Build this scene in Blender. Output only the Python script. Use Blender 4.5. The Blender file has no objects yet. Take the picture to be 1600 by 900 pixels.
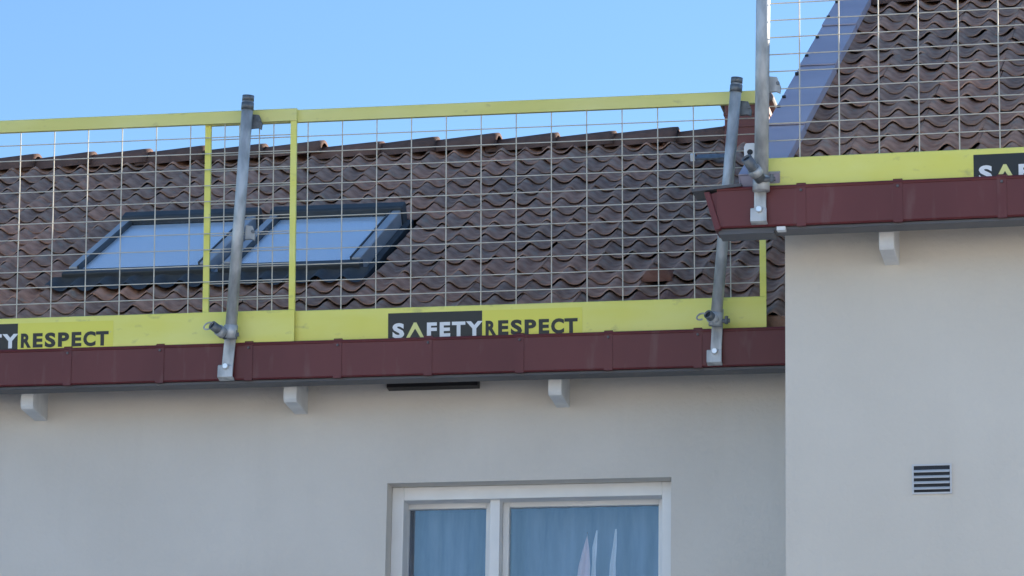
import bpy, math, random
from mathutils import Matrix, Vector, Euler
random.seed(11)
R = math.radians
sc = bpy.context.scene

# ------------------------------------------------------------------ camera
cam_d = bpy.data.cameras.new('camera'); cam = bpy.data.objects.new('camera', cam_d)
sc.collection.objects.link(cam); sc.camera = cam
cam_d.sensor_width = 36.0; cam_d.lens = 126.0; cam_d.clip_end = 3000.0; cam_d.clip_start = 0.1
def cam_matrix(yaw, pitch, roll):
    fw = Vector((-math.sin(yaw)*math.cos(pitch), math.cos(yaw)*math.cos(pitch), math.sin(pitch)))
    r = Vector((math.cos(yaw), math.sin(yaw), 0)); u = r.cross(fw)
    r2 = r*math.cos(roll)+u*math.sin(roll); u2 = -r*math.sin(roll)+u*math.cos(roll)
    return Matrix((r2, u2, -fw)).transposed().to_4x4()
cam.matrix_world = Matrix.Translation((0, 0, 1.6)) @ cam_matrix(R(11.2), R(14.2), R(0.93))

# ------------------------------------------------------------------ sky, sun, exposure
SUN_AZ, SUN_EL = 50.0, 15.0            # azimuth from +Y towards +X
world = bpy.data.worlds.new('World'); sc.world = world; world.use_nodes = True
nt = world.node_tree; nt.nodes.clear()
sky = nt.nodes.new('ShaderNodeTexSky'); sky.sky_type = 'NISHITA'; sky.sun_disc = False
sky.sun_elevation = R(SUN_EL); sky.sun_rotation = R(SUN_AZ)
sky.air_density = 1.0; sky.dust_density = 0.2; sky.ozone_density = 4.0; sky.altitude = 0
bg = nt.nodes.new('ShaderNodeBackground'); bg.inputs['Strength'].default_value = 0.11
wo = nt.nodes.new('ShaderNodeOutputWorld')
nt.links.new(sky.outputs[0], bg.inputs[0]); nt.links.new(bg.outputs[0], wo.inputs[0])
sd = bpy.data.lights.new('sun', 'SUN'); sd.energy = 5.0; sd.angle = R(0.5); sd.color = (1.0, 0.9, 0.76)
sun = bpy.data.objects.new('sun', sd); sc.collection.objects.link(sun)
sdir = Vector((math.sin(R(SUN_AZ))*math.cos(R(SUN_EL)), math.cos(R(SUN_AZ))*math.cos(R(SUN_EL)), math.sin(R(SUN_EL))))
sun.rotation_euler = sdir.to_track_quat('Z', 'Y').to_euler(); sun.location = (10, 30, 30)
vs = sc.view_settings; vs.view_transform = 'Standard'; vs.look = 'None'; vs.gamma = 1.0; vs.use_curve_mapping = False
vs.exposure = 1.35
sc.cycles.max_bounces = 8; sc.cycles.transparent_max_bounces = 12
sc.cycles.sample_clamp_indirect = 4.0

# ------------------------------------------------------------------ materials
def mat(name, col, rough=0.6, metal=0.0, col2=None, scale=6.0, bump=0.0, bscale=40.0, rand=None, spec=0.5, detail=4.0, stretch=None, lo=0.35, hi=0.65, bdist=0.01, speck=None):
    m = bpy.data.materials.new(name); m.use_nodes = True; t = m.node_tree; L = t.links
    b = t.nodes['Principled BSDF']; b.inputs['Roughness'].default_value = rough; b.inputs['Metallic'].default_value = metal
    b.inputs['Specular IOR Level'].default_value = spec
    tc = t.nodes.new('ShaderNodeTexCoord'); src = tc.outputs['Object']
    geo = t.nodes.new('ShaderNodeNewGeometry')
    if stretch:
        mp = t.nodes.new('ShaderNodeMapping'); mp.inputs['Scale'].default_value = stretch
        L.new(src, mp.inputs[0]); src = mp.outputs[0]
    c = None
    if col2 is not None:
        n = t.nodes.new('ShaderNodeTexNoise'); n.inputs['Scale'].default_value = scale; n.inputs['Detail'].default_value = detail
        L.new(src, n.inputs['Vector'])
        rp = t.nodes.new('ShaderNodeValToRGB'); rp.color_ramp.elements[0].position = lo; rp.color_ramp.elements[1].position = hi
        rp.color_ramp.elements[0].color = (*col, 1); rp.color_ramp.elements[1].color = (*col2, 1)
        L.new(n.outputs['Fac'], rp.inputs[0]); c = rp.outputs[0]
    if rand:                                    # per-object colour differences: list of (position, colour) multipliers
        oi = t.nodes.new('ShaderNodeObjectInfo'); r2 = t.nodes.new('ShaderNodeValToRGB'); cr = r2.color_ramp
        while len(cr.elements) < len(rand): cr.elements.new(0.5)
        for e, (p, cc) in zip(cr.elements, rand): e.position = p; e.color = (*cc, 1)
        L.new(oi.outputs['Random'], r2.inputs[0])
        mx = t.nodes.new('ShaderNodeMixRGB'); mx.blend_type = 'MULTIPLY'; mx.inputs[0].default_value = 1.0
        if c is None: mx.inputs[1].default_value = (*col, 1)
        else: L.new(c, mx.inputs[1])
        L.new(r2.outputs[0], mx.inputs[2]); c = mx.outputs[0]
    if speck:                                   # (colour, scale, threshold, amount, stretch): lichen, scuffs, drips
        mp = t.nodes.new('ShaderNodeMapping'); mp.inputs['Scale'].default_value = speck[4]
        L.new(tc.outputs['Object'], mp.inputs[0])
        oi2 = t.nodes.new('ShaderNodeObjectInfo'); L.new(oi2.outputs['Random'], mp.inputs['Location'])
        n3 = t.nodes.new('ShaderNodeTexNoise'); n3.inputs['Scale'].default_value = speck[1]; n3.inputs['Detail'].default_value = 6
        L.new(mp.outputs[0], n3.inputs['Vector'])
        r3 = t.nodes.new('ShaderNodeValToRGB'); r3.color_ramp.elements[0].position = speck[2]; r3.color_ramp.elements[1].position = speck[2]+.14
        r3.color_ramp.elements[0].color = (0, 0, 0, 1); r3.color_ramp.elements[1].color = (speck[3],)*3+(1,)
        L.new(n3.outputs['Fac'], r3.inputs[0])
        mx3 = t.nodes.new('ShaderNodeMixRGB'); mx3.inputs[2].default_value = (*speck[0], 1); L.new(r3.outputs[0], mx3.inputs[0])
        if c is None: mx3.inputs[1].default_value = (*col, 1)
        else: L.new(c, mx3.inputs[1])
        c = mx3.outputs[0]
    if c is None: b.inputs['Base Color'].default_value = (*col, 1)
    else: L.new(c, b.inputs['Base Color'])
    if bump:
        n2 = t.nodes.new('ShaderNodeTexNoise'); n2.inputs['Scale'].default_value = bscale; n2.inputs['Detail'].default_value = 5
        L.new(src, n2.inputs['Vector'])
        bp = t.nodes.new('ShaderNodeBump'); bp.inputs['Strength'].default_value = bump; bp.inputs['Distance'].default_value = bdist
        L.new(n2.outputs['Fac'], bp.inputs['Height']); L.new(bp.outputs[0], b.inputs['Normal'])
    return m

M = {}
M['plaster'] = mat('plaster', (.68, .635, .575), .9, col2=(.73, .685, .625), scale=1.6, bump=.8, bscale=45, bdist=.005, detail=8, spec=.2, speck=((.50, .47, .42), 1.8, .54, .09, (3.0, 1, .4)))
M['plaster_pale'] = mat('pale_plaster', (.70, .685, .65), .9)
M['plaster_new'] = mat('plaster_fresh', (.70, .65, .575), .9, col2=(.745, .695, .62), scale=1.2, bump=.7, bscale=45, bdist=.005, detail=8, spec=.2, speck=((.54, .51, .46), 1.6, .55, .08, (3.0, 1, .4)))
TR = [(0, (.80, .80, .83)), (.3, (1, .98, .98)), (.55, (.90, .90, .92)), (.75, (1.18, 1.06, 1.02)), (.9, (1.05, .95, .92)), (1, (1.35, 1.12, 1.02))]
M['tile'] = mat('roof_tile', (.275, .175, .132), .9, col2=(.42, .285, .222), scale=14, bump=.5, bscale=120, rand=TR, spec=.2, bdist=.006, speck=((.30, .29, .25), 22, .56, .55, (1, .6, 1)))
M['tile_red'] = mat('red_clay_tile', (.24, .125, .10), .85, col2=(.31, .18, .145), scale=14, bump=.4, bscale=120, spec=.2)
M['hood_red'] = mat('faded_red_clay', (.20, .10, .08), .9, col2=(.27, .15, .12), scale=14, bump=.4, bscale=120, spec=.2)
M['ridge'] = mat('ridge_tile', (.105, .066, .054), .9, col2=(.17, .108, .09), scale=9, bump=.5, bscale=90, rand=[(0, (.8, .8, .8)), (1, (1.2, 1.1, 1.05))], spec=.2)
M['deck'] = mat('roof_underlay', (.02, .02, .02), .9)
M['maroon'] = mat('maroon_gutter_paint', (.108, .0155, .018), .45, col2=(.145, .027, .029), scale=2.2, bump=.08, bscale=9, stretch=(1, 1, .4), bdist=.014, speck=((.20, .11, .10), 7, .58, .35, (2.5, 1, .5)))
M['maroon_end'] = M['maroon']
M['soffit'] = mat('grey_soffit_board', (.09, .09, .098), .6, col2=(.12, .12, .13), scale=5, stretch=(.3, 1, 1))
M['tail'] = mat('white_rafter_paint', (.66, .66, .66), .7, col2=(.76, .76, .75), scale=12, bump=.2, bscale=60, bdist=.003)
M['galv'] = mat('galvanised_steel', (.30, .31, .315), .55, .35, col2=(.60, .61, .61), scale=20, bump=.12, bscale=60, bdist=.003, stretch=(1, 1, .35))
M['galv_dark'] = mat('dark_steel', (.12, .13, .14), .5, .5, col2=(.2, .21, .22), scale=40)
M['zinc'] = mat('bright_zinc', (.8, .8, .8), .3, .8)
M['wire'] = mat('galvanised_wire', (.60, .55, .45), .55, .0, col2=(.72, .66, .55), scale=9)
M['yellow'] = mat('yellow_paint', (.84, .79, .15), .5, col2=(.87, .84, .24), scale=2.0, stretch=(1, 1, 3), speck=((.38, .35, .16), 14, .62, .45, (1, 1, 1.6)))
M['yellow_rail'] = mat('yellow_rail_paint', (.74, .70, .21), .55, col2=(.80, .77, .30), scale=3, stretch=(.5, 1, 2), speck=((.36, .34, .18), 16, .62, .45, (.8, 1, 1.6)))
M['sticker'] = mat('yellow_sticker', (.84, .785, .12), .5)
M['black_print'] = mat('black_print', (.018, .022, .022), .45)
M['white_print'] = mat('white_print', (.82, .84, .86), .5)
M['chev_print'] = mat('pale_yellow_print', (.80, .78, .30), .5)
M['flash'] = mat('violet_grey_sheet_metal', (.38, .35, .43), .5, .1, col2=(.44, .41, .49), scale=3)
M['dark'] = mat('black_paint_and_shade', (.012, .013, .016), .5)  # black parts, and the painted shade in the clamp tube mouths
M['sky_frame'] = mat('dark_skylight_cladding', (.035, .042, .048), .6, .0, col2=(.05, .058, .065), scale=6)
M['sky_side'] = mat('grey_skylight_cladding', (.33, .355, .39), .4, .2, col2=(.39, .415, .45), scale=6)
M['lead'] = mat('lead_apron', (.04, .045, .05), .7, .0, col2=(.06, .065, .07), scale=10, bump=.3, bscale=30)
M['window_paint'] = mat('white_window_paint', (.82, .82, .81), .45, col2=(.87, .87, .86), scale=7)
M['chimney'] = mat('red_chimney_cladding', (.17, .05, .04), .6, col2=(.22, .075, .06), scale=8)
M['chimney_cap'] = mat('grey_chimney_cap', (.15, .12, .11), .7, .1, col2=(.22, .18, .165), scale=9)
M['white_plastic'] = mat('white_plastic', (.8, .8, .79), .4)
M['pane_brightener'] = mat('white_brightener_sheet', (.90, .90, .90), .9)  # white sheet added to lighten the skylight glass
M['room'] = mat('room_wall', (.22, .24, .27), .9)
M['cloth'] = mat('sheer_cloth_fold_shade', (.06, .105, .19), .9, col2=(.21, .27, .37), scale=3, stretch=(3.5, 1, .5))  # stretched blue streaks paint fold shading into the cloth
M['cloth_white'] = mat('white_cloth', (.80, .78, .80), .9)
M['cloth_pink'] = mat('pink_cloth', (.78, .56, .58), .9)
M['slat'] = mat('light_vent_slat', (.62, .63, .65), .6)
M['slot'] = mat('vent_dark_interior', (.03, .035, .045), .8)
M['ground'] = mat('pale_gravel_ground', (.36, .345, .32), .95, col2=(.46, .44, .41), scale=.8, bump=.4, bscale=30)

def pane_mat(name, ior, tint, rough=.02, wav=.0):
    m = bpy.data.materials.new(name); m.use_nodes = True; t = m.node_tree; t.nodes.clear(); L = t.links
    o = t.nodes.new('ShaderNodeOutputMaterial'); mx = t.nodes.new('ShaderNodeMixShader')
    lw = t.nodes.new('ShaderNodeLayerWeight'); lw.inputs['Blend'].default_value = .5
    pw = t.nodes.new('ShaderNodeMath'); pw.operation = 'POWER'; pw.inputs[1].default_value = ior[1]; L.new(lw.outputs['Facing'], pw.inputs[0])
    fr = t.nodes.new('ShaderNodeMath'); fr.operation = 'MULTIPLY_ADD'; fr.inputs[1].default_value = 1-ior[0]; fr.inputs[2].default_value = ior[0]; L.new(pw.outputs[0], fr.inputs[0])
    tr = t.nodes.new('ShaderNodeBsdfTransparent'); tr.inputs[0].default_value = (*tint, 1)
    gl = t.nodes.new('ShaderNodeBsdfGlossy'); gl.inputs['Roughness'].default_value = rough; gl.inputs[0].default_value = (.95, .97, 1, 1)
    L.new(fr.outputs[0], mx.inputs[0]); L.new(tr.outputs[0], mx.inputs[1]); L.new(gl.outputs[0], mx.inputs[2]); L.new(mx.outputs[0], o.inputs[0])
    if wav:
        tc = t.nodes.new('ShaderNodeTexCoord'); n = t.nodes.new('ShaderNodeTexNoise'); n.inputs['Scale'].default_value = 2.5
        bp = t.nodes.new('ShaderNodeBump'); bp.inputs['Strength'].default_value = wav; bp.inputs['Distance'].default_value = .01
        L.new(tc.outputs['Object'], n.inputs['Vector']); L.new(n.outputs['Fac'], bp.inputs['Height']); L.new(bp.outputs[0], gl.inputs['Normal'])
    return m
M['glass_sky'] = pane_mat('coated_skylight_glass', (.05, 7.0), (.92, .95, .98), wav=.02)
M['glass_win'] = pane_mat('window_glass', (.085, 5.0), (.90, .93, .96), wav=.05)

# ------------------------------------------------------------------ mesh helpers
COL = sc.collection.objects
RW = {}                                           # world matrix of each root
class MB:
    """collects shapes given in a frame (Matrix); build() links them as one mesh object"""
    def __init__(s, F=None): s.v = []; s.f = []; s.F = F or Matrix.Identity(4); s.sm = False; s.tag = []
    def vert(s, p): s.v.append(s.F @ Vector(p)); return len(s.v)-1
    def poly(s, pts): s.f.append([s.vert(p) for p in pts]); return s
    def box(s, x0, x1, y0, y1, z0, z1):
        i = [s.vert((x, y, z)) for x in (x0, x1) for y in (y0, y1) for z in (z0, z1)]
        for q in ((0, 1, 3, 2), (4, 6, 7, 5), (0, 4, 5, 1), (2, 3, 7, 6), (0, 2, 6, 4), (1, 5, 7, 3)): s.f.append([i[k] for k in q])
        return s
    def prism(s, prof, a0, a1, axis='x'):
        """prof: list of 2-D points; extruded along axis from a0 to a1 (x: prof=(y,z); y: prof=(x,z); z: prof=(x,y))"""
        def P(p, a): return (a, p[0], p[1]) if axis == 'x' else ((p[0], a, p[1]) if axis == 'y' else (p[0], p[1], a))
        n = len(prof); A = [s.vert(P(p, a0)) for p in prof]; B = [s.vert(P(p, a1)) for p in prof]
        for k in range(n): s.f.append([A[k], A[(k+1) % n], B[(k+1) % n], B[k]])
        s.f.append(A[::-1]); s.f.append(B); return s
    def tube(s, p0, p1, r, n=12, r1=None, caps=True, hollow=None):
        p0 = Vector(p0); p1 = Vector(p1); d = (p1-p0).normalized(); r1 = r if r1 is None else r1
        a = d.orthogonal().normalized(); b = d.cross(a)
        c = [(math.cos(2*math.pi*k/n), math.sin(2*math.pi*k/n)) for k in range(n)]
        A = [s.vert(p0+(a*x+b*y)*r) for x, y in c]; B = [s.vert(p1+(a*x+b*y)*r1) for x, y in c]
        for k in range(n): s.f.append([A[k], A[(k+1) % n], B[(k+1) % n], B[k]])
        if hollow:
            q0 = p0+d*hollow[1]
            I = [s.vert(p0+(a*x+b*y)*hollow[0]) for x, y in c]; J = [s.vert(q0+(a*x+b*y)*hollow[0]) for x, y in c]
            for k in range(n):
                s.f.append([A[(k+1) % n], A[k], I[k], I[(k+1) % n]]); s.f.append([I[(k+1) % n], I[k], J[k], J[(k+1) % n]])
            s.f.append(J[::-1]); s.f.append(B)
        elif caps: s.f.append(A[::-1]); s.f.append(B)
        return s
    def build(s, name, m, parent=None, smooth=False, bevel=0):
        o_inv = None
        if parent is not None:
            r = parent
            while r.parent: r = r.parent
            o_inv = RW[r.name].inverted()
        pts = [o_inv @ p for p in s.v] if o_inv else s.v
        me = bpy.data.meshes.new(name); me.from_pydata([tuple(p) for p in pts], [], s.f); me.update()
        me.materials.append(M[m] if isinstance(m, str) else m)
        if smooth:
            for p in me.polygons: p.use_smooth = len(p.vertices) == 4
        o = bpy.data.objects.new(name, me); COL.link(o); o.parent = parent
        if parent is None: RW[o.name] = Matrix.Identity(4)
        if bevel:
            b = o.modifiers.new('Bevel', 'BEVEL'); b.width = bevel; b.segments = 2; b.limit_method = 'ANGLE'; b.harden_normals = False
        return o
def root(name, label, cat, Mx, group=None):
    o = bpy.data.objects.new(name, None); COL.link(o); o.matrix_world = Mx; o.empty_display_size = .3
    RW[o.name] = Mx.copy(); o['label'] = label; o['category'] = cat
    if group: o['group'] = group
    return o
def T(x, y, z): return Matrix.Translation((x, y, z))
def frame(o, ex, ey, ez):
    m = Matrix((Vector(ex), Vector(ey), Vector(ez))).transposed().to_4x4(); m.translation = Vector(o); return m
def copy_part(src, parent, mw, m=None):
    c = src.copy(); COL.link(c); c.parent = parent
    r = parent
    while r.parent: r = r.parent
    c.matrix_local = RW[r.name].inverted() @ mw
    return c

# ------------------------------------------------------------------ ground
g = MB(); N = 8
for i in range(N):
    for j in range(N):
        x0, y0 = -600+150*i, -600+150*j
        g.poly([(x0, y0, 0), (x0+150, y0, 0), (x0+150, y0+150, 0), (x0, y0+150, 0)])
go = g.build('ground', 'ground'); go['kind'] = 'structure'

# ------------------------------------------------------------------ apartment houses across the street, behind the camera
def opposite_house(x0, x1, h, label):
    y = -24.0
    p = root('apartment_house', label, 'house', T((x0+x1)/2, y, 0), 'apartment houses across the street')
    b = MB(); nwin = int((x1-x0)/3.2); xs = [x0+(x1-x0)*(k+.5)/nwin for k in range(nwin)]; zs = [1.0+2.9*k for k in range(int(h/2.9))]
    b.box(x0, x1, y-9, y, 0, h); b.build('wall', 'plaster_pale', p)
    b = MB(); b.prism([(y-9.5, h-.1), (y-4.5, h+.7), (y+.5, h-.1), (y+.5, h+.05), (y-4.5, h+.9), (y-9.5, h+.05)], x0-.2, x1+.2); b.build('roof', 'tile_red', p)
    for x in xs:
        for z in zs:
            b = MB(); b.box(x-.65, x+.65, y+.004, y+.05, z, z+1.4); f = b.build('window', 'window_paint', p)
            b = MB(); b.box(x-.57, x+.57, y+.052, y+.06, z+.08, z+1.32); b.build('pane', 'dark', f)

# ------------------------------------------------------------------ houses: frames
FL = Matrix.Identity(4)                                            # left house drawn in world axes
FR = T(-1.7, 14.05, 0) @ Matrix.Rotation(R(-1.2), 4, 'Z')          # right house: x along its eave from its corner, y into it
house_l = root('plastered_house', 'grey white plastered house with brown tiled roof, paired skylights and casement window', 'house', T(-3.7, 15.75, 0))
house_r = root('plastered_house', 'nearer plastered house with louvred wall vent and sheet metal roof edge', 'house', FR @ T(0, .35, 0))

def roof_frame(F, y0, z0, ang): # u along eave, v up the slope, w normal
    a = R(ang); return F @ frame((0, y0, z0), (1, 0, 0), (0, math.cos(a), math.sin(a)), (0, -math.sin(a), math.cos(a)))
RL = roof_frame(FL, 15.45, 5.40, 29.0); RR = roof_frame(FR, .05, 5.63, 29.5)
SL_L, SL_R = 3.80, 3.95                                            # slope lengths to the ridge

V0 = .034
WAVE, TW, AMP = .135, .27, .0175
def wave(x):
    t = (x/WAVE) % 1.0
    return AMP*(math.cos(2*math.pi*t) + .18*math.cos(4*math.pi*t))
def tile_mesh(name, gauge):
    b = MB(); n = 18; L = gauge+.055; xs = [TW*k/n for k in range(n+1)]
    lo, th = .0118, .005
    def row(v, w): return [b.vert((x, v, wave(x)+w)) for x in xs]
    A = row(.010, lo); Bq = row(L, -.004); A2 = row(0, lo-.005); C = row(.003, lo-th)
    for k in range(n):
        b.f.append([A[k], A[k+1], Bq[k+1], Bq[k]]); b.f.append([A2[k], A2[k+1], A[k+1], A[k]]); b.f.append([C[k], C[k+1], A2[k+1], A2[k]])
    # interlocking edge on the right-hand side
    e0 = b.vert((TW, .01, wave(TW)+lo-th)); e1 = b.vert((TW, L, wave(TW)-.004-th)); b.f.append([A[n], e0, e1, Bq[n]])
    me = bpy.data.meshes.new(name); me.from_pydata([tuple(p) for p in b.v], [], b.f); me.materials.append(M['tile'])
    for p in me.polygons: p.use_smooth = True
    me.update(); return me

def lay_tiles(roof, RF, u0, cols, gauge, rows, skip, root_o, red=()):
    me = tile_mesh('tile', gauge); inv = RW[root_o.name].inverted(); me_red = me.copy(); me_red.materials[0] = M['tile_red']
    for r in range(rows):
        row_j = random.uniform(-.006, .006)
        for c in range(cols):
            u, v = u0+c*TW, V0+r*gauge
            if skip(u, v): continue
            o = bpy.data.objects.new('tile', me_red if (c, r) in red else me); COL.link(o); o.parent = roof
            j = Euler((random.gauss(0, .006), random.gauss(0, .006), random.gauss(0, .004))).to_matrix().to_4x4()
            o.matrix_local = inv @ RF @ T(u+row_j+random.gauss(0, .0015), v+random.gauss(0, .004), random.gauss(0, .0015)) @ j
def tile_field(roof, RF, ua, ub, gauge, rows):
    b = MB(RF); n = int(round((ub-ua)/(WAVE/6)))
    xs = [ua+(ub-ua)*k/n for k in range(n+1)]
    for r in range(rows):
        v = V0+r*gauge
        A = [b.vert((x, v, wave(x-ua)+.026)) for x in xs]; B2 = [b.vert((x, v+gauge+.055, wave(x-ua)-.004)) for x in xs]; C = [b.vert((x, v, wave(x-ua)+.013)) for x in xs]
        for k in range(n): b.f.append([A[k], A[k+1], B2[k+1], B2[k]]); b.f.append([C[k], C[k+1], A[k+1], A[k]])
    o = b.build('far_tiles', 'tile', roof, smooth=True); o['kind'] = 'stuff'
def ridge_mesh():
    b = MB(); n = 10; L = .40
    def ring(u, r, lift): return [b.vert((u, -math.cos(math.pi*k/n)*r*1.0, math.sin(math.pi*k/n)*r*.92+lift)) for k in range(n+1)]
    A = ring(0, .102, 0); B2 = ring(L-.03, .116, .016); C = ring(L, .116, .016); D = ring(L, .098, .016); E = ring(0, .08, 0)
    for P, Q in ((A, B2), (B2, C), (C, D), (E, A)):
        for k in range(n): b.f.append([P[k], P[k+1], Q[k+1], Q[k]])
    me = bpy.data.meshes.new('ridge_tile'); me.from_pydata([tuple(p) for p in b.v], [], b.f); me.materials.append(M['ridge'])
    for p in me.polygons: p.use_smooth = True
    me.update(); return me
RIDGE = ridge_mesh()
def lay_ridge(roof, F, y, z, u0, n, root_o, pitch=.335, flip=False):
    inv = RW[root_o.name].inverted()
    for k in range(n):
        o = bpy.data.objects.new('ridge_tile', RIDGE); COL.link(o); o.parent = roof
        j = Euler((random.gauss(0, .03), random.gauss(-.006, .009), random.gauss(0, .010))).to_matrix().to_4x4()
        o.matrix_local = inv @ F @ T(u0+k*pitch+random.gauss(0, .006), y+random.gauss(0, .006), z+random.gauss(0, .006)) @ j

# ------------------------------------------------------------------ left house
yr, zr = 15.45+SL_L*math.cos(R(29)), 5.40+SL_L*math.sin(R(29))       # ridge
WX0, WX1 = -10.0, -1.45
ox0, ox1, oz0, oz1 = -3.687, -2.371, 3.40, 4.757                    # window opening
w = MB()
YF, YB = 15.75, 22.25
for (a, b_, c, d) in ((WX0, ox0, 0, 5.36), (ox1, WX1, 0, 5.36), (ox0, ox1, 0, oz0), (ox0, ox1, oz1, 5.36)):
    w.poly([(a, YF, c), (b_, YF, c), (b_, YF, d), (a, YF, d)])
for pts in ([(ox0, YF, oz0), (ox0, YF, oz1), (ox0, YF+.3, oz1), (ox0, YF+.3, oz0)], [(ox1, YF, oz0), (ox1, YF+.3, oz0), (ox1, YF+.3, oz1), (ox1, YF, oz1)],
            [(ox0, YF, oz1), (ox1, YF, oz1), (ox1, YF+.3, oz1), (ox0, YF+.3, oz1)], [(ox0, YF, oz0), (ox0, YF+.3, oz0), (ox1, YF+.3, oz0), (ox1, YF, oz0)]): w.poly(pts)
w.poly([(WX0, YB, 0), (WX0, YB, 5.36), (WX1, YB, 5.36), (WX1, YB, 0)])
for x in (WX0, WX1): w.poly([(x, YF, 0), (x, YF, 5.36), (x, yr, zr-.12), (x, YB, 5.36), (x, YB, 0)])
w.build('wall', 'plaster', house_l)
rm = MB(); x0, x1, y0, y1, z0, z1 = -4.6, -1.6, YF+.302, YF+3.2, 2.6, 5.1
rm.poly([(x0, y1, z0), (x1, y1, z0), (x1, y1, z1), (x0, y1, z1)]).poly([(x0, y0, z0), (x0, y1, z0), (x0, y1, z1), (x0, y0, z1)]).poly([(x1, y0, z0), (x1, y0, z1), (x1, y1, z1), (x1, y1, z0)])
rm.poly([(x0, y0, z0), (x1, y0, z0), (x1, y1, z0), (x0, y1, z0)]).poly([(x0, y0, z1), (x0, y1, z1), (x1, y1, z1), (x1, y0, z1)])
for (a, b_, c, d) in ((x0, ox0, z0, z1), (ox1, x1, z0, z1), (ox0, ox1, z0, oz0), (ox0, ox1, oz1, z1)): rm.poly([(a, y0, c), (b_, y0, c), (b_, y0, d), (a, y0, d)])
rm.build('room', 'room', house_l)
# roof decking
d = MB(RL); d.box(WX0-.1, WX1, -.02, SL_L, -.09, -.045)
d.F = FL @ frame((0, 2*yr-15.45, 5.40), (-1, 0, 0), (0, -math.cos(R(29)), math.sin(R(29))), (0, math.sin(R(29)), math.cos(R(29))))
d.box(-WX1, -WX0+.1, -.3, SL_L-.02, -.09, -.02)
roof_l = d.build('roof', 'deck', house_l)
G_L = .2415; ROWS_L = 16
sk = (-5.47, -4.00, 1.06, 2.12)
cols_l = 20; u_l = -6.87
red_l = {(16, 1)}
lay_tiles(roof_l, RL, u_l, cols_l, G_L, ROWS_L, lambda u, v: (u+TW > sk[0]+.10 and u < sk[1]-.10 and v > sk[2]-.16 and v+G_L < sk[3]+.10) or (u+TW < -5.85 and v < .75), house_l, red_l)
tile_field(roof_l, RL, u_l-TW*11, u_l, G_L, ROWS_L)
lay_ridge(roof_l, FL, yr, zr-.045, -7.55, 18, house_l)
b = MB(RL); b.box(WX0-.05, WX1-.02, .042, .062, -.13, .004); b.build('eave_board', 'tile', roof_l)
# gutter
GY, GT, GB = 15.40, 5.352, 5.190
def gutter(F, x0, x1, yf, zt, zb, parent, straps, end=False):
    b = MB(F)
    prof = [(yf, zt), (yf+.006, zb), (yf+.012, zb-.006), (yf+.13, zb+.004), (yf+.13, zt-.02), (yf+.124, zt-.02), (yf+.124, zb+.012), (yf+.016, zb+.010), (yf+.010, zt-.004)]
    b.prism(prof, x0, x1)
    b.tube((x0, yf+.004, zt-.004), (x1, yf+.004, zt-.004), .009, 8)
    gt = b.build('gutter', 'maroon', parent)
    for x in straps:
        s = MB(F); wd = .019
        s.prism([(yf-.0030, zt+.004), (yf+.0030, zb-.004), (yf+.003, zb-.010), (yf+.02, zb-.010), (yf+.02, zt+.010), (yf+.004, zt+.011)], x-wd, x+wd)
        so = s.build('strap', 'maroon', gt)
        v = MB(F); v.tube((x, yf-.010, zt-.022), (x, yf+.0, zt-.022), .0055, 8); v.build('rivet', 'soffit', gt)
    s = MB(F); s.box(x0+.004, x1-.003, yf+.024, yf+.122, zb-.018, zb-.007); s.build('soffit_board', 'soffit', gt)
    return gt
gut_l = gutter(FL, -10.0, -1.5, GY, GT, GB, house_l, [-5.132-.42*k for k in range(1, 5)]+[-5.132, -4.690, -4.270, -3.852, -3.432, -3.010, -2.606, -2.202, -1.78])
# rafter tails
def tail(F, x, yf, yw, zt, parent, wdt=.062, drop=.098):
    b = MB(F); z1 = zt-drop
    b.prism([(yf, zt+.05), (yf, z1+.028), (yf+.012, z1+.012), (yw+.05, z1-.004), (yw+.05, zt+.12)], x-wdt/2, x+wdt/2)
    return b.build('rafter_tail', 'tail', parent, bevel=.004)
for x in (-6.60, -5.365, -4.105, -2.872): tail(FL, x, 15.535, 15.75, 5.19, house_l)
# black strip on the wall under the eave
b = MB(); b.prism([(15.752, 5.226), (15.70, 5.216), (15.70, 5.196), (15.752, 5.190)], -3.690, -3.262)
b.build('eave_strip', 'dark', house_l)

# window: casing > sashes, panes
def ring(b, x0, x1, z0, z1, wd, y0, y1, wt=None):
    wt = wt or wd
    b.box(x0, x0+wd, y0, y1, z0, z1); b.box(x1-wd, x1, y0, y1, z0, z1); b.box(x0+wd, x1-wd, y0+.001, y1, z1-wt, z1); b.box(x0+wd, x1-wd, y0+.001, y1, z0, z0+wt)
CY = YF+.10                                                   # casing front, set back in the reveal
b = MB(); ring(b, ox0+.001, ox1-.001, oz0+.01, oz1-.001, .056, CY, CY+.10, .062)
win = b.build('window', 'window_paint', house_l, bevel=.003)
iz0, iz1 = oz0+.05, oz1-.060
mx0, mx1 = -3.262, -3.155
b = MB(); b.box(mx0+.030, mx1-.030, CY+.035, CY+.150, iz0, iz1); b.build('mullion', 'window_paint', win, bevel=.003)
for (a, c) in ((ox0+.028, mx0+.029), (mx1-.029, ox1-.058)):
    b = MB(); ring(b, a, c, iz0+.002, iz1+.001, .030, CY+.102, CY+.140, .026); s_ = b.build('sash', 'window_paint', win, bevel=.003)
    b = MB(); b.box(a+.028, c-.028, CY+.122, CY+.126, iz0+.024, iz1-.022); b.build('pane', 'glass_win', win)
b = MB(); b.prism([(YF-.06, oz0-.02), (YF-.06, oz0-.005), (YF+.09, oz0+.009), (YF+.09, oz0-.02)], ox0-.03, ox1+.03); b.build('sill', 'window_paint', win)

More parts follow.
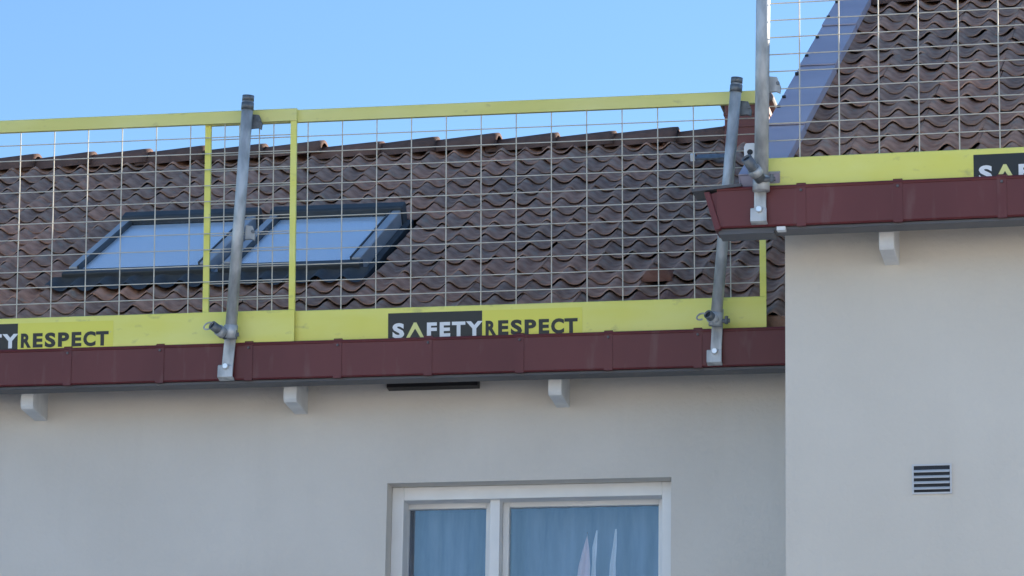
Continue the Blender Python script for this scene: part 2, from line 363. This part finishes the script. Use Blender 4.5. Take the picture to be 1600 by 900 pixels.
# paired skylights in roof coordinates (u, v, w)
def skylight(u0, u1):
    v0, v1, h = sk[2], sk[3], .080; f = .046
    b = MB(RL)
    b.box(u0+.01, u1-.01, v0+.01, v1+.02, -.04, .046)                    # curb under the glazing
    o = b.build('skylight', 'sky_frame', house_l)
    for ua in (u0, u1-f):
        b = MB(RL); b.box(ua, ua+f, v0+.04, v1-.05, -.02, h); b.build('side_frame', 'sky_side', o, bevel=.006)
    b = MB(RL); b.prism([(v0-.035, -.02), (v0-.045, h-.014), (v0-.035, h-.008), (v0+.0395, h-.010), (v0+.0395, -.02)], u0-.012, u1+.012); b.build('bottom_cover', 'sky_frame', o, bevel=.004)
    b = MB(RL); b.prism([(v1-.06, .0), (v1-.06, h+.012), (v1-.045, h+.020), (v1+.02, h+.026), (v1+.045, h+.012), (v1+.045, -.02)], u0-.004, u1+.008); b.build('top_hood', 'sky_frame', o, bevel=.004)
    b = MB(RL); b.box(u0+f+.0006, u1-f-.0006, v0+.041, v1-.061, h-.022, h-.016); b.build('pane', 'glass_sky', o)
    for ua in (u0+.0452, u1-.0528): # glazing beads
        b = MB(RL); b.box(ua, ua+.0075, v0+.042, v1-.062, h-.03, h+.004); b.build('glazing_bead', 'sky_frame', o)
    b = MB(RL); b.box(u0+f-.02, u1-f+.02, v0+.05, v1-.07, .050, .054); b.build('pane_brightener', 'pane_brightener', o)  # added sheet under the pane, brightens it like reflected sky
    return o
s1 = skylight(-5.475, -4.760); s1['label'] = 'skylight of the pair that lies farther from the right-hand house'
s2 = skylight(-4.682, -3.995); s2['label'] = 'skylight of the pair that lies nearer the right-hand house'
# flashing channel between and beside them, apron below
b = MB(RL); b.box(-4.755, -4.687, sk[2]-.02, sk[3]+.02, -.03, .018); b.build('flashing_gutter', 'sky_side', roof_l)
for (a, c) in ((-5.515, -5.480), (-3.990, -3.955)):
    b = MB(RL); b.box(a, c, sk[2]-.06, sk[3]+.04, -.03, .006); b.build('side_flashing', 'lead', roof_l)
b = MB(RL); n = 96; ua, ub = -5.53, -3.94
rows = []
for (v, lift) in ((sk[2]-.20, .033), (sk[2]-.12, .034), (sk[2]-.05, .040), (sk[2]-.036, .05)):
    rows.append([b.vert((ua+(ub-ua)*k/n, v+.012*math.sin(k*.31+v*9)*(lift < .034), (wave(ua+(ub-ua)*k/n-u_l) if lift < .045 else .0)*(1 if lift < .038 else .5)+lift)) for k in range(n+1)])
for A, B2 in zip(rows, rows[1:]):
    for k in range(n): b.f.append([A[k], A[k+1], B2[k+1], B2[k]])
b.build('apron_flashing', 'lead', roof_l, smooth=True)
# red vent hood among the tiles
b = MB(RL); n = 10; u, v = -2.62, .66
for k in range(1):
    A = [b.vert((u+.06+.15*i/n, v, .030+.062*math.sin(math.pi*i/n)**.7)) for i in range(n+1)]
    B2 = [b.vert((u+.075+.12*i/n, v+.20, .030+.012*math.sin(math.pi*i/n))) for i in range(n+1)]
    C = [b.vert((u+.06+.15*i/n, v+.006, .022)) for i in range(n+1)]
    for i in range(n): b.f.append([A[i], A[i+1], B2[i+1], B2[i]]); b.f.append([C[i], C[i+1], A[i+1], A[i]])
b.build('vent_hood', 'hood_red', roof_l, smooth=True)
# roof step plate near the chimney
b = MB(RL); b.box(-2.62, -2.46, 3.17, 3.27, .034, .044); st = b.build('roof_step', 'galv_dark', roof_l)
b = MB(RL); b.box(-2.645, -2.622, 3.17, 3.20, .03, .066); b.build('step_bracket', 'white_plastic', roof_l)
# chimney on the ridge
b = MB(); b.box(-2.520, -2.280, yr-.14, yr+.20, zr-.25, zr+.16); ch = b.build('chimney', 'chimney', house_l, bevel=.006)
for z in (zr+.03, zr+.10):
    b = MB(); b.box(-2.526, -2.274, yr-.146, yr+.206, z, z+.010); b.build('seam', 'chimney', ch)
b = MB(); b.prism([(-2.550, zr+.162), (-2.556, zr+.190), (-2.535, zr+.222), (-2.265, zr+.222), (-2.244, zr+.190), (-2.250, zr+.162)], yr-.17, yr+.23, 'y'); b.build('cap', 'chimney_cap', ch, bevel=.012)

# ------------------------------------------------------------------ right house
a_r = R(29.5); yrr, zrr = .05+SL_R*math.cos(a_r), 5.63+SL_R*math.sin(a_r); XR = 5.2
w = MB(FR); YF2, YB2 = .35, 2*yrr-.35
w.poly([(0, YF2, 0), (XR, YF2, 0), (XR, YF2, 5.60), (0, YF2, 5.60)]).poly([(0, YB2, 0), (0, YB2, 5.6), (XR, YB2, 5.6), (XR, YB2, 0)])
for x in (0, XR): w.poly([(x, YF2, 0), (x, YF2, 5.60), (x, yrr, zrr-.12), (x, YB2, 5.60), (x, YB2, 0)])
w.build('wall', 'plaster_new', house_r)
d = MB(RR); d.box(-.12, XR+.2, -.02, SL_R, -.09, -.045)
d.F = FR @ frame((0, 2*yrr-.05, 5.63), (-1, 0, 0), (0, -math.cos(a_r), math.sin(a_r)), (0, math.sin(a_r), math.cos(a_r)))
d.box(-XR-.2, .12, -.1, SL_R-.02, -.09, -.02)
roof_r = d.build('roof', 'deck', house_r)
G_R = .2445; ROWS_R = 16
lay_tiles(roof_r, RR, -.005, 8, G_R, ROWS_R, lambda u, v: False, house_r)
tile_field(roof_r, RR, -.005+8*TW, -.005+19*TW, G_R, ROWS_R)
lay_ridge(roof_r, FR, yrr, zrr-.045, -.06, 16, house_r)
gut_r = gutter(FR, -.232, XR, 0, 5.618, 5.458, house_r, [.115, .51, .93, 1.35, 1.77, 2.19])
# gutter stop end: sloped plate that sticks out past the verge, with a lip on top
b = MB(FR); b.prism([(-.286, 5.604), (-.262, 5.606), (-.215, 5.447), (-.240, 5.440)], -.006, .126, 'y'); b.build('stop_end', 'maroon', gut_r, bevel=.003)
b = MB(FR); b.prism([(-.262, 5.598), (-.2325, 5.606), (-.2325, 5.456), (-.219, 5.456)], .008, .012, 'y'); b.build('end_plate', 'maroon', gut_r)
b = MB(FR); b.prism([(-.335, 5.606), (-.335, 5.618), (-.13, 5.634), (-.13, 5.622)], -.012, .13, 'y'); b.build('end_lip', 'soffit', gut_r)
b = MB(FR); b.box(-.228, .0, .02, .13, 5.428, 5.4385); b.build('eave_board', 'soffit', gut_r)
b = MB(FR); b.box(.015, .05, -.004, .03, 5.430, 5.446); b.build('gutter_clip', 'white_plastic', gut_r)
tail(FR, .447, .135, .35, 5.452, house_r, drop=.094)
tail(FR, 1.67, .135, .35, 5.452, house_r, drop=.094)
# verge flashing: four overlapping sheets with screws along the outer edge
segs = [(-.02, .93), (.90, 2.18), (2.15, 3.13), (3.10, SL_R+.02)]
for k, (va, vb) in enumerate(segs):
    b = MB(RR); l0 = .052; l1 = .046
    x0, x1 = -.143, .026; up = .006 if k else 0
    prof_a = [(x0, l0+.002), (x0, -.02), (x0+.004, -.02), (x0+.004, l0-.002), (x1-.003, l0-.004), (x1-.003, .012), (x1, .012), (x1, l0+.002)]
    n_ = len(prof_a)
    A = [b.vert((x, va, z+.010)) for x, z in prof_a]; B2 = [b.vert((x, vb, z+.001)) for x, z in prof_a]
    for i in range(n_): b.f.append([A[i], A[(i+1) % n_], B2[(i+1) % n_], B2[i]])
    b.f.append(A[::-1]); b.f.append(B2)
    if k == 0: b.box(x0+.005, x1-.004, va+.002, va+.006, -.02, l0+.005)
    fl = b.build('verge_flashing', 'flash', roof_r)
for v in (.25, .75, 1.25, 1.45, 1.95, 2.35, 2.8, 3.3, 3.7):
    b = MB(RR); b.tube((-.132, v, .05), (-.132, v, .071), .009, 8); b.build('screw', 'dark', roof_r)
# wall vent
vx0, vx1, vz0, vz1 = .526, .673, 4.396, 4.506
b = MB(FR); b.box(vx0, vx1, .346, .353, vz0, vz1); v_ = b.build('wall_vent', 'slot', house_r); v_['label'] = 'dark louvred vent with four light slats'
b = MB(FR); ring(b, vx0-.007, vx1+.007, vz0-.007, vz1+.007, .007, .341, .352); b.build('rim', 'slat', v_)
n = 5; ph = (vz1-vz0)/(n-.35)
for k in range(4):
    z = vz0+ph*(k+1)-.012
    b = MB(FR); b.prism([(.345, z+.011), (.334, z+.002), (.334, z-.0015), (.345, z+.004)], vx0+.001, vx1-.001); b.build('slat', 'slat', v_)

opposite_house(-46, -17, 10.2, 'pale apartment house across the street, on the far left')
opposite_house(-14, 12, 10.6, 'pale apartment house across the street, in the middle')
opposite_house(15, 44, 10.2, 'pale apartment house across the street, on the far right')

# ------------------------------------------------------------------ guard rail panels
def glyph(ch, bold=.045):
    cu = bpy.data.curves.new('glyph', 'FONT'); cu.body = ch; cu.size = 1; cu.offset = bold; cu.resolution_u = 4
    o = bpy.data.objects.new('glyph', cu); COL.link(o)
    dg = bpy.context.evaluated_depsgraph_get(); me = bpy.data.meshes.new_from_object(o.evaluated_get(dg))
    vs_ = [v.co.copy() for v in me.vertices]; fs = [list(p.vertices) for p in me.polygons]
    bpy.data.objects.remove(o); bpy.data.curves.remove(cu); bpy.data.meshes.remove(me)
    x0 = min(v.x for v in vs_); x1 = max(v.x for v in vs_); y0 = min(v.y for v in vs_); y1 = max(v.y for v in vs_)
    return [((v.x-x0)/(x1-x0), (v.y-y0)/(y1-y0)) for v in vs_], fs
GL = {c: glyph(c) for c in 'SFETYRPC'}
PX = .002966
SAF = [('S', 613, 631.5), ('F', 667, 682.5), ('E', 687, 703.5), ('T', 706, 727), ('Y', 728, 754)]
RES = [('R', 758.5, 775), ('E', 778, 794), ('S', 797.5, 815), ('P', 819, 837), ('E', 841, 857), ('C', 860, 880), ('T', 880.5, 901)]
def panel(label, F, x0, x1, vert_xs, s_top, toe_top, hws, logo_x, group):
    """F: frame whose x runs along the panel, y into the roof, z up the panel"""
    p = root('safety_barrier', label, 'safety barrier', F @ T((x0+x1)/2, 0, 0), group)
    b = MB(F); b.prism([(-.012, s_top-.058), (-.014, s_top-.004), (-.010, s_top), (.014, s_top), (.018, s_top-.004), (.016, s_top-.058)], x0, x1); b.build('top_rail', 'yellow_rail', p)
    b = MB(F); b.prism([(-.010, -.012), (-.010, toe_top-.004), (-.006, toe_top), (.012, toe_top), (.012, toe_top-.012), (-.006, toe_top-.014), (-.006, -.012)], x0, x1); toe = b.build('toe_board', 'yellow', p)
    for x in (x0+.014, x1-.014):
        b = MB(F); b.box(x-.014, x+.014, -.007, .009, toe_top+.0005, s_top-.0585); b.build('end_upright', 'yellow', p)
    for x in vert_xs:
        b = MB(F); b.tube((x, .003, toe_top-.004), (x, .003, s_top-.056), .0030, 6, caps=False); b.build('vertical_wire', 'wire', p, smooth=True)
    for z in hws:
        b = MB(F); b.tube((x0+.01, -.003, z+random.gauss(0, .0012)), (x1-.01, -.003, z+random.gauss(0, .0012)), .0025, 6, caps=False); b.build('horizontal_wire', 'wire', p, smooth=True)
    if logo_x is not None:
        # logo_x: left edge of the dark field
        bt = toe_top-.026; q = logo_x-606*PX
        X = lambda px: q+px*PX
        b = MB(F); b.box(X(606), X(753), -.0114, -.0104, -.010, bt); lf = b.build('logo_field', 'black_print', toe)
        b = MB(F); b.box(X(753)+.0005, X(908), -.0112, -.0104, -.010, bt+.001); b.build('logo_sticker', 'sticker', toe)
        zt, zb = toe_top-.0735, toe_top-.141
        def letters(lst, name, m):
            for c, a, e in lst:
                b = MB(F)
                vv, ff = GL[c]; base = len(b.v); ov = .0012 if c in 'SC' else 0
                for (u, v) in vv: b.vert((X(a)+(X(e)-X(a))*u, -.0124, zb-ov+(zt-zb+2*ov)*v))
                for f in ff: b.f.append([base+i for i in f])
                b.build(name, m, toe)
        letters(SAF, 'white_letter', 'white_print'); letters(RES, 'black_letter', 'black_print')
        b = MB(F); h = .0122; tx = .0165
        L0, Rr, mid = X(634.5), X(662.5), X(648.5)
        for sgn, e in ((1, L0), (-1, Rr)):
            b.poly([(e, -.0124, zb), (e+sgn*tx, -.0124, zb), (mid+sgn*.0, -.0124, zt-.026), (mid, -.0124, zt+.002), (mid-sgn*.006, -.0124, zt+.002)])
        b.build('chevron', 'chev_print', toe)
        b = MB(F); b.tube((X(904), -.0124, zt-.004), (X(904), -.0118, zt-.004), .0035, 8); b.build('registered_mark', 'yellow_rail', toe)
    return p
LEAN = R(4.5)
def pframe(y, z): return frame((0, y, z), (1, 0, 0), (0, math.cos(LEAN), math.sin(LEAN)), (0, -math.sin(LEAN), math.cos(LEAN)))
FPR = pframe(15.446, 5.330)                         # right-hand panel of the lower fence
FPL = pframe(15.420, 5.330)                    # left-hand panel hangs in front of it
HW = [.2365+.0755*k for k in range(11)]
FPU = FR @ T(0, .035, 5.590)
GRP = 'edge protection barriers along the eaves'
panel('yellow framed wire safety barrier with the full logo, along the lower eave', FPR, -4.503, -1.898, [-4.503+.163*k for k in range(1, 16)], 1.116, .175, HW, -3.626, GRP)
panel('yellow framed wire safety barrier cut off by the left picture edge', FPL, -6.665, -4.060, [-4.2385-.1648*k for k in range(0, 15)], 1.116, .175, [z+.004 for z in HW], -5.815, GRP)
panel('wire safety barrier with yellow toe board on the higher eave of the right house', FPU, -.052, 2.55, [.106+.1635*k for k in range(15)], 1.130, .157, [.2325+.0742*k for k in range(12)], .816, GRP)

# ------------------------------------------------------------------ posts
def post(label, F, base, top, r, strap, clamp, loops, latches, cap=True, group='galvanised guard posts'):
    base = Vector(base); top = Vector(top); ax = (top-base).normalized()
    p = root('guard_post', label, 'post', F @ T(*base), group)
    b = MB(F); b.tube(base, top, r, 20); tb = b.build('tube', 'galv', p, smooth=True)
    if cap:
        b = MB(F); b.tube(top-ax*.045, top-ax*.012, r*1.10, 20); b.tube(top-ax*.004, top+ax*.022, r*1.04, 20); b.build('cap', 'galv_dark', p, smooth=True)
    b = MB(F); b.tube(base-ax*.01, base+ax*.05, r*1.22, 20); b.build('collar', 'galv', p, smooth=True)
    # flat hook that grips the eave in front of the gutter
    x0, zt, x1, zb, yf, wd = strap
    b = MB(F)
    P = [(x0-wd, yf-.006, zt), (x0+wd, yf-.006, zt), (x1+wd, yf-.006, zb), (x1-wd, yf-.006, zb)]
    A = [b.vert(q) for q in P]; B2 = [b.vert((q[0], q[1]-.012, q[2])) for q in P]
    for k in range(4): b.f.append([A[k], A[(k+1) % 4], B2[(k+1) % 4], B2[k]])
    b.f.append(A[::-1]); b.f.append(B2)
    sp = b.build('hook_strap', 'galv', p, bevel=.002)
    b = MB(F); b.prism([(yf-.0185, zb+.055), (yf-.0225, zb+.050), (yf-.0265, zb-.004), (yf+.02, zb-.014), (yf+.02, zb-.006), (yf-.0185, zb+.002)], x1-wd-.014, x1+wd+.004); b.build('foot_plate', 'galv', p, bevel=.002)
    b = MB(F); b.tube((x1-.002, yf-.040, zb+.045), (x1-.002, yf-.0225, zb+.045), .0115, 12, r1=.015); b.build('bolt', 'zinc', p, smooth=True)
    # swivel clamp: open tube pointing out, with collar and nut
    c0, c1, cr = Vector(clamp[0]), Vector(clamp[1]), clamp[2]
    b = MB(F); b.tube(c0, c1, cr, 16, hollow=(cr*.74, .05)); b.build('clamp_tube', 'galv_dark', p, smooth=True)
    d_ = (c1-c0).normalized()
    b = MB(F); b.tube(c0+d_*.006, c0+d_*.010, cr*.735, 16); b.build('bore_shade_disc', 'dark', p)  # black disc set in the mouth as the shade inside the tube
    mid = c0.lerp(c1, .62)
    b = MB(F); b.tube(mid-d_*.016, mid+d_*.016, cr*1.25, 16); b.build('clamp_band', 'galv', p, smooth=True)
    b = MB(F); b.tube((c1.x, c1.y-.01, c1.z-.002), (c1.x+.058, c1.y+.004, c1.z+.004), .010, 8); b.tube((c1.x+.044, c1.y-.004, c1.z-.012), (c1.x+.044, c1.y-.004, c1.z+.022), .008, 8); b.build('clamp_nut', 'galv_dark', p)
    for (cx, cy, cz, rr, n0, n1) in loops:
        b = MB(F); pts = [Vector((cx+rr*1.25*math.cos(t), cy-.004*math.cos(t), cz+rr*.8*math.sin(t)+rr*.25*math.cos(t))) for t in [math.pi*2*k/14 for k in range(n0, n1)]]
        for q0, q1 in zip(pts, pts[1:]): b.tube(q0, q1, .0038, 6)
        b.build('pull_ring', 'galv', p)
    for (lx, ly, lz, s) in latches:
        b = MB(F); b.prism([(lx-.03*s, lz-.024), (lx-.03*s, lz+.045), (lx+.008*s, lz+.040), (lx+.024*s, lz-.002), (lx+.021*s, lz-.030), (lx+.004*s, lz-.022)], ly, ly+.016, 'y'); la = b.build('latch', 'galv_dark' if s > .95 and F is FL else 'galv', p, bevel=.002)
        b = MB(F); b.tube((lx+.012*s, ly-.006, lz+.012), (lx+.012*s, ly, lz+.012), .008, 8); b.build('latch_pin', 'galv_dark', p)
    return p
post('leaning galvanised guard post in front of the paired skylights', FL, (-4.345, 15.350, 5.375), (-4.276, 15.262, 6.470), .0265,
     (-4.350, 5.44, -4.366, 5.195, 15.398, .0265), ((-4.412, 15.275, 5.412), (-4.362, 15.345, 5.378), .0215), [(-4.432, 15.29, 5.412, .019, 1, 12)],
     [(-4.240, 15.30, 6.37, 1), (-4.262, 15.335, 5.85, .9)])
post('short leaning guard post partly hidden by the nearer gutter end', FL, (-2.115, 15.350, 5.365), (-2.010, 15.262, 6.455), .0255,
     (-2.108, 5.44, -2.120, 5.200, 15.398, .0245), ((-2.142, 15.290, 5.396), (-2.110, 15.350, 5.375), .0205), [(-2.172, 15.30, 5.388, .017, 1, 12)],
     [(-1.972, 15.31, 6.34, 1)])
post('tall galvanised guard post rising out of the picture at the corner of the nearer house', FR, (-.044, -.035, 5.60), (-.028, -.045, 6.86), .0290,
     (-.050, 5.66, -.052, 5.470, 0, .0245), ((-.088, -.150, 5.700), (-.040, -.065, 5.628), .0225), [],
     [(.012, -.02, 6.04, 1)])

# white plastic coupling beside the tall post
cf = FR @ T(-.098, .02, 5.768)
wp = root('pipe_coupling', 'small white plastic coupling with dark holes left of the tall post', 'coupling', cf)
b = MB(cf); b.prism([(-.024, -.022), (-.026, .030), (-.018, .046), (.018, .046), (.024, .030), (.024, -.022)], 0, .05, 'y'); b.build('body', 'white_plastic', wp, bevel=.004)
b = MB(cf); b.tube((0, -.003, .006), (0, .002, .006), .012, 12); b.build('hole', 'dark', wp)

# ------------------------------------------------------------------ curtains behind the casement window
def curtain(name, label, x0, x1, y, zt, zb, m, folds, amp, sheer=False):
    b = MB(); n = folds*8; rows = 6
    G = [[b.vert((x0+(x1-x0)*k/n, y+amp*math.sin(2*math.pi*folds*k/n+.7*math.sin(r_*.8))*(.5+.5*r_/rows), zt+(zb-zt)*r_/rows)) for k in range(n+1)] for r_ in range(rows+1)]
    for A, B2 in zip(G, G[1:]):
        for k in range(n): b.f.append([A[k], A[k+1], B2[k+1], B2[k]])
    o = b.build(name, m, smooth=True); o['label'] = label; o['category'] = 'curtain'; o['group'] = 'curtains in the window'; return o
curtain('sheer_curtain', 'pale sheer curtain behind the narrow left window pane', -3.80, -3.19, YF+.36, 4.70, 3.42, 'cloth', 5, .035)
curtain('sheer_curtain', 'pale sheer curtain behind the wide right window pane', -3.18, -2.30, YF+.40, 4.70, 3.42, 'cloth', 8, .035)
gc = root('gathered_curtain', 'pink and white gathered cloths tapering to points behind the right pane', 'curtain', T(-2.70, YF+.26, 3.42), 'curtains in the window')
for (xt, zt, sl, sr, wt, m) in ((-2.797, 4.560, .20, .03, .007, 'cloth_pink'), (-2.757, 4.568, .085, .0, .008, 'cloth_white'), (-2.668, 4.572, .08, .01, .010, 'cloth_white')):
    b = MB(); n = 8; rows = 14; G = []
    for r_ in range(rows+1):
        t = r_/rows; dz = (zt-3.45)*t; zz = zt-dz
        a = xt-wt*min(1, t*14+.15)-sl*dz+.004*math.sin(r_*1.9+xt*40); e = xt+wt*.6*min(1, t*14+.15)+sr*dz+.005*math.sin(r_*1.3+xt*70)
        G.append([b.vert((a+(e-a)*k/n, YF+.262+.020*math.cos(math.pi*3*k/n+r_*.3)*min(1, t*3), zz)) for k in range(n+1)])
    for A, B2 in zip(G, G[1:]):
        for k in range(n): b.f.append([A[k], A[k+1], B2[k+1], B2[k]])
    b.build('fold', m, gc, smooth=True)
